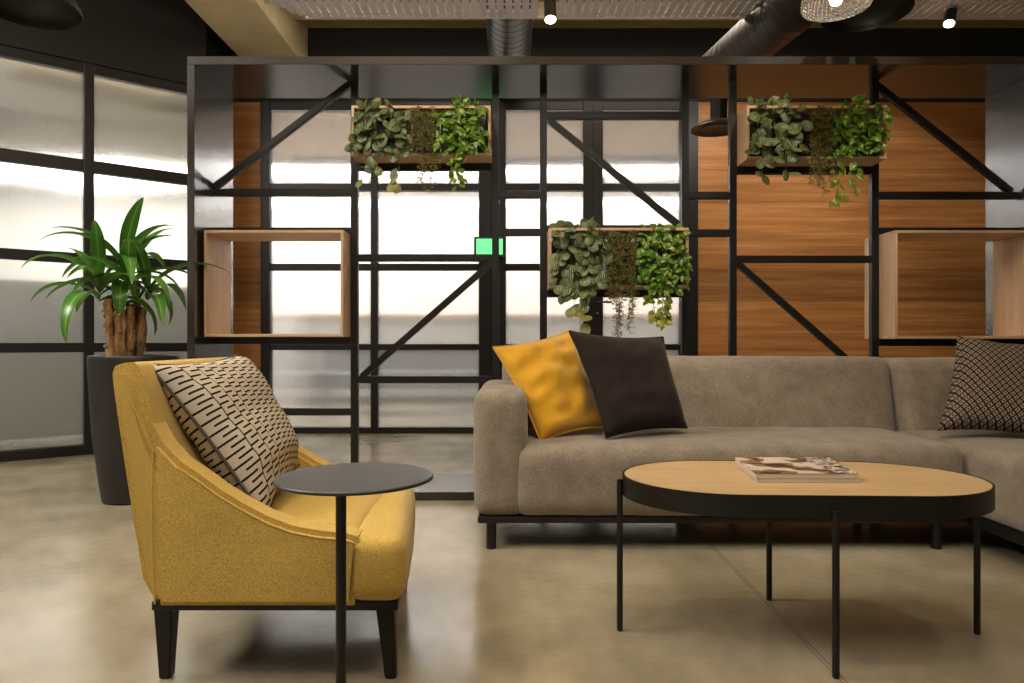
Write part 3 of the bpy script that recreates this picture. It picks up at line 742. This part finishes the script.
# ------------------------------------------------------------------ sofa
YS = 2.83
t = thing('sectional_sofa', 'taupe fabric corner sofa with black metal base', 'sofa', (.9, 3.3, 0))
T = M['fabric_taupe']
def lean(p):
    f = max(0, (p.z-.40)/.37); q = Vector(p); q.y += .08*f; return q
obj('armrest', soft(B(), -.155, .062, YS+.015, 3.70, .135, .648, .055, puff=(.006, .01, .01), wob=.004), T, t)
obj('seat_cushion', soft(B(), .005, 1.845, YS, 3.62, .135, .428, .06, puff=(0, .012, .008), wob=.004, seed=3), T, t)
obj('backrest', soft(B(), -.05, 1.885, 3.40, 3.63, .2, .772, .05, puff=(0, .012, .004), shear=lean, wob=.003, seed=5), T, t)
obj('backrest', soft(B(), 1.89, 3.2, 3.33, 3.63, .2, .765, .06, puff=(.004, .012, .004), shear=lean, wob=.003, seed=7), T, t)
obj('chaise_cushion', soft(B(), 1.86, 3.2, 1.5, 3.6, .14, .425, .06, puff=(.004, .01, .008), wob=.004, seed=9), T, t)
bm = B(); box(bm, -.14, 1.86, YS+.02, 3.62, .108, .137, .008); obj('base_rail', bm, M['black'], t)
bm = B(); box(bm, 1.88, 3.15, 1.55, 3.62, .095, .142, .008); obj('base_rail', bm, M['black'], t)
for x, y in ((-.085, 2.88), (1.745, 2.88), (-.085, 3.55), (.85, 3.55), (1.75, 3.55), (1.95, 1.65), (3.05, 1.65), (3.05, 3.5)):
    obj('leg', tube(B(), [(x, y, 0), (x, y, .11)], .02, 16), M['black'], t)

def pillow(name, label, corners, thick, mat, wr=.012, seed=1, piping=True, cat='cushion'):
    """corners TL, TR, BR, BL; two bulging faces joined at a seam"""
    TL, TR, BR, BL = [Vector(c) for c in corners]; c = (TL+TR+BR+BL)/4
    t = thing(name, label, cat, (TL+TR+BR+BL)/4); n = 26; bm = B(); lay = bm.loops.layers.uv.verify()
    nrm = (TR-TL+BR-BL).cross(BL-TL+BR-TR).normalized()
    if nrm.y > 0: nrm = -nrm
    def pt(u, v, s):
        uu, vv = 2*u-1, 2*v-1
        # sides pulled in between the ears
        pin = .085
        u2 = .5+(uu*(1-pin*(1-vv*vv)))/2; v2 = .5+(vv*(1-pin*(1-uu*uu)))/2
        p = TL.lerp(TR, u2).lerp(BL.lerp(BR, u2), v2)
        b = ((1-uu**4)*(1-vv**4))**.62*thick/2
        if s*b != 0:
            b *= 1+.22*noise.noise(p*5+Vector((seed, 0, 0)))
            edge = min(1-abs(uu), 1-abs(vv))
            b += wr*noise.noise(Vector((p.x*9+p.z*6, p.z*14-p.x*8, seed)))*min(1, edge*5)
        return p+nrm*s*b
    grids = []
    edge = {}
    for s in (1, -1):
        g = []
        for j in range(n+1):
            row = []
            for i in range(n+1):
                if i in (0, n) or j in (0, n):
                    if (i, j) not in edge: edge[(i, j)] = bm.verts.new(pt(i/n, j/n, 0))
                    row.append(edge[(i, j)])
                else: row.append(bm.verts.new(pt(i/n, j/n, s)))
            g.append(row)
        for j in range(n):
            for i in range(n):
                q = [g[j][i], g[j][i+1], g[j+1][i+1], g[j+1][i]]; uv = [(i, j), (i+1, j), (i+1, j+1), (i, j+1)]
                if s < 0: q.reverse(); uv.reverse()
                f = bm.faces.new(q)
                for l, (a, b) in zip(f.loops, uv): l[lay].uv = (a/n, 1-b/n)
    bmesh.ops.recalc_face_normals(bm, faces=bm.faces)
    obj('cover', bm, mat, t, True, 180)
    if piping:
        idx = [(i, 0) for i in range(n)]+[(n, j) for j in range(n)]+[(n-i, n) for i in range(n)]+[(0, n-j) for j in range(n+1)]
        bm = B(); tube(bm, [pt(i/n, j/n, 0) for i, j in idx], .0045, 6, False); obj('piping', bm, mat, t, True, 180)
    return t
pillow('cushion', 'yellow velvet cushion leaning on the left arm of the sofa', [at(493, 347, 3.20), at(571, 330, 3.36), at(607, 427, 3.17), at(541, 443, 3.00)], .15, M['yellow_velvet'], .03, 2)
pillow('cushion', 'dark brown velvet cushion leaning on the yellow one on the sofa', [at(569, 331, 3.10), at(663, 337, 3.36), at(687, 428, 3.13), at(606, 438, 2.96)], .16, M['dark_velvet'], .012, 3)
pillow('cushion', 'dark woven cushion at the right end of the sofa', [at(957, 335, 3.28), at(1052, 346, 3.24), at(1046, 437, 2.98), at(937, 431, 3.05)], .16, M['weave'], .01, 4, False)

# ------------------------------------------------------------------ armchair
Yn, Yfar = 1.73, 2.44
t = thing('armchair', 'mustard yellow wool armchair with dark legs', 'armchair', (-.62, 2.08, 0)); Fm = M['fabric_mustard']
cp = lambda x, y: (X_(x, Yn+.005), Z_(y, Yn+.005))
back = [cp(143, 609), cp(125, 500), cp(109, 392), cp(107, 368), cp(118, 363), cp(133, 362), cp(141, 385), cp(147, 415), cp(158, 452), cp(185, 500), cp(187, 609)]
bp = smoothpts(back, 1)
obj('backrest', extrude_profile(B(), bp, Yn, Yfar, .03, 4), Fm, t, True, 50)
top = [cp(152, 424), cp(163, 444), cp(180, 462), cp(198, 474), cp(220, 490), cp(243, 504), cp(268, 517), cp(292, 526), cp(318, 531), cp(345, 533.5), cp(357, 537), cp(359.5, 545)]
side = top+[cp(357, 570), cp(354, 606), cp(160, 606), cp(154, 560), cp(153, 500)]
obj('side_panel', extrude_profile(B(), side, Yn-.004, Yn+.085, .016, 4), Fm, t, True, 50)
obj('side_panel', extrude_profile(B(), side, Yfar-.085, Yfar+.004, .016, 4), Fm, t, True, 50)
def seam(pts, y): return tube(B(), [(x, y, z) for x, z in pts], .0022, 6)
obj('seam_piping', seam([cp(131, 398), cp(143, 425), cp(154, 449), cp(153, 500), cp(154, 560), cp(156, 603)], Yn-.001), Fm, t)
obj('seam_piping', seam([(x, z-.014) for x, z in top[2:-1]], Yn-.0035), Fm, t)
xs0, xs1 = cp(175, 0)[0], cp(409, 0)[0]
def seatshape(p):
    q = Vector(p)
    if p.x > xs1-.12: q.x -= .03*max(0, (p.z-.2)/.16)*0
    return q
zt = Z_(541, Yn)
obj('seat_cushion', soft(B(), xs0, xs1-.13, Yn+.07, Yfar-.07, .2, zt+.012, .045, puff=(.0, .0, .02), wob=.003), Fm, t)
obj('seat_front', soft(B(), xs1-.15, xs1-.012, Yn+.004, Yfar-.004, .2, zt+.004, .035, puff=(.014, .006, .008), shear=lambda p: Vector((p.x-.075*(p.y-Yn)/.7, p.y, p.z)), wob=.003, seed=4), Fm, t)
bm = B(); box(bm, cp(149, 0)[0], cp(398, 0)[0], Yn+.015, Yfar-.015, .178, .202, .004); [setattr(v.co, 'x', v.co.x-.06*(v.co.y-Yn)/.7) for v in bm.verts if v.co.x > -.6]; obj('base_frame', bm, M['black'], t)
def cleg(x, y, dx, dy):
    bm = B(); c = bm.verts; s0, s1 = .023, .014
    lo_ = [c.new((x+dx+a*s1, y+dy+b*s1, 0)) for a, b in ((-1, -1), (1, -1), (1, 1), (-1, 1))]; hi_ = [c.new((x+a*s0, y+b*s0, .18)) for a, b in ((-1, -1), (1, -1), (1, 1), (-1, 1))]
    bm.faces.new(lo_[::-1]); bm.faces.new(hi_)
    for k in range(4): bm.faces.new((lo_[k], lo_[(k+1) % 4], hi_[(k+1) % 4], hi_[k]))
    bmesh.ops.bevel(bm, geom=bm.edges[:], offset=.003, segments=2, affect='EDGES'); return bm
for x, y, dx in ((-.875, 1.775, .0), (-.318, 1.775, .012), (-.875, 2.395, .0), (-.375, 2.395, .0)): obj('leg', cleg(x, y, dx, 0), M['black'], t)
pillow('cushion', 'beige cushion with black key pattern propped in the yellow armchair', [at(147, 364, 1.82), at(238, 355, 2.30), at(299, 465, 2.28), at(266, 521, 1.84)], .17, M['key'], .012, 8, True)

# ------------------------------------------------------------------ side table
sc = Vector((-.325, 1.45, 0)); zt_ = .572
t = thing('side_table', 'small round black metal side table in front of the armchair', 'side table', sc)
rt = .161
bm = B(); lathe(bm, [(0, 0), (rt-.004, 0), (rt, .002), (rt, .006), (rt-.002, .008), (0, .008)], (sc.x, sc.y, zt_-.008), 96); obj('table_top', bm, plain('graphite_top', srgb(52, 50, 50), .45, 0, .5), t, True, 30)
bm = B(); tube(bm, [(-.342, 1.40, .008), (-.342, 1.40, zt_-.008)], .0105, 20); obj('pole', bm, M['black'], t)
bm = B(); lathe(bm, [(0, 0), (.125, 0), (.128, .003), (.125, .009), (0, .009)], (-.34, 1.42, 0), 64); obj('base_plate', bm, M['black'], t, True, 30)

# ------------------------------------------------------------------ coffee table
cc = Vector((.836, 2.035)); hl, hw = .511, .262; ZT = .459
t = thing('coffee_table', 'long oval oak-topped coffee table with thin black legs', 'coffee table', (cc.x, cc.y, 0)); ra = R(-2.2)
def stadium(hl, hw, n=40):
    pts = []; k = hl-hw*1.12; a = hw*1.12
    for i in range(n+1):
        q = -math.pi/2+math.pi*i/n; pts.append((k+a*math.cos(q), hw*math.sin(q)))
    for i in range(n+1):
        q = math.pi/2+math.pi*i/n; pts.append((-k+a*math.cos(q), hw*math.sin(q)))
    return [(cc.x+x*math.cos(ra)-y*math.sin(ra), cc.y+x*math.sin(ra)+y*math.cos(ra)) for x, y in pts]
def prism_xy(bm, pts, z0, z1):
    a = [bm.verts.new((x, y, z0)) for x, y in pts]; b = [bm.verts.new((x, y, z1)) for x, y in pts]; n = len(pts)
    bm.faces.new(a[::-1]); bm.faces.new(b)
    for k in range(n): bm.faces.new((a[k], a[(k+1) % n], b[(k+1) % n], b[k]))
    bmesh.ops.remove_doubles(bm, verts=bm.verts, dist=1e-5); return bm
obj('table_top', prism_xy(B(), stadium(hl-.006, hw-.006), ZT-.014, ZT-.001), M['wood_top'], t, True, 30)
bm = B(); o1, i1 = stadium(hl, hw), stadium(hl-.006, hw-.006); n = len(o1)
V = [[bm.verts.new((x, y, z)) for x, y in ps] for ps, z in ((o1, ZT-.058), (o1, ZT), (i1, ZT), (i1, ZT-.058))]
for q in range(4):
    A, Bq = V[q], V[(q+1) % 4]
    for k in range(n): bm.faces.new((A[k], A[(k+1) % n], Bq[(k+1) % n], Bq[k]))
bmesh.ops.remove_doubles(bm, verts=bm.verts, dist=1e-5); bmesh.ops.recalc_face_normals(bm, faces=bm.faces)
obj('rim_band', bm, M['black'], t, True, 30)
for (x, y), ztp in (((.317, 2.058), .445), ((1.352, 2.035), ZT-.04), ((.818, 1.768), ZT-.035), ((.845, 2.30), ZT-.04)):
    obj('leg', tube(B(), [(x, y, 0), (x, y, .004), (x, y, ztp)], [.007, .009, .009], 16), M['black'], t)

# ------------------------------------------------------------------ magazines
def magazine(z0, h, off, label, top):
    c = [(.707, 2.21), (1.0, 2.21), (.962, 1.945), (.679, 1.945)]
    cx, cy = sum(p[0] for p in c)/4, sum(p[1] for p in c)/4
    t = thing('magazine', label, 'magazine', (cx, cy, z0), 0, None); P = [(x+off, y) for x, y in c]
    bm = B(); prism_xy(bm, P[::-1], z0+.0012, z0+h-.0012); obj('pages', bm, M['paper'], t, False)
    for z in (z0, z0+h-.0012):
        bm = B(); lay = bm.loops.layers.uv.verify(); prism_xy(bm, [(cx+(x-cx)*1.01, cy+(y-cy)*1.01) for x, y in P[::-1]], z, z+.0012)
        for f in bm.faces:
            for l in f.loops: l[lay].uv = ((l.vert.co.x-.68)/.31, (l.vert.co.y-1.94)/.27)
        obj('cover', bm, M['cover'] if z > z0 and top else M['paper'], t, False)
    return t
magazine(ZT, .0125, .002, 'lower magazine of the pair on the coffee table, only its pale edge showing', False)
magazine(ZT+.0127, .0125, -.002, 'upper magazine on the coffee table with a brown and white photo cover', True)
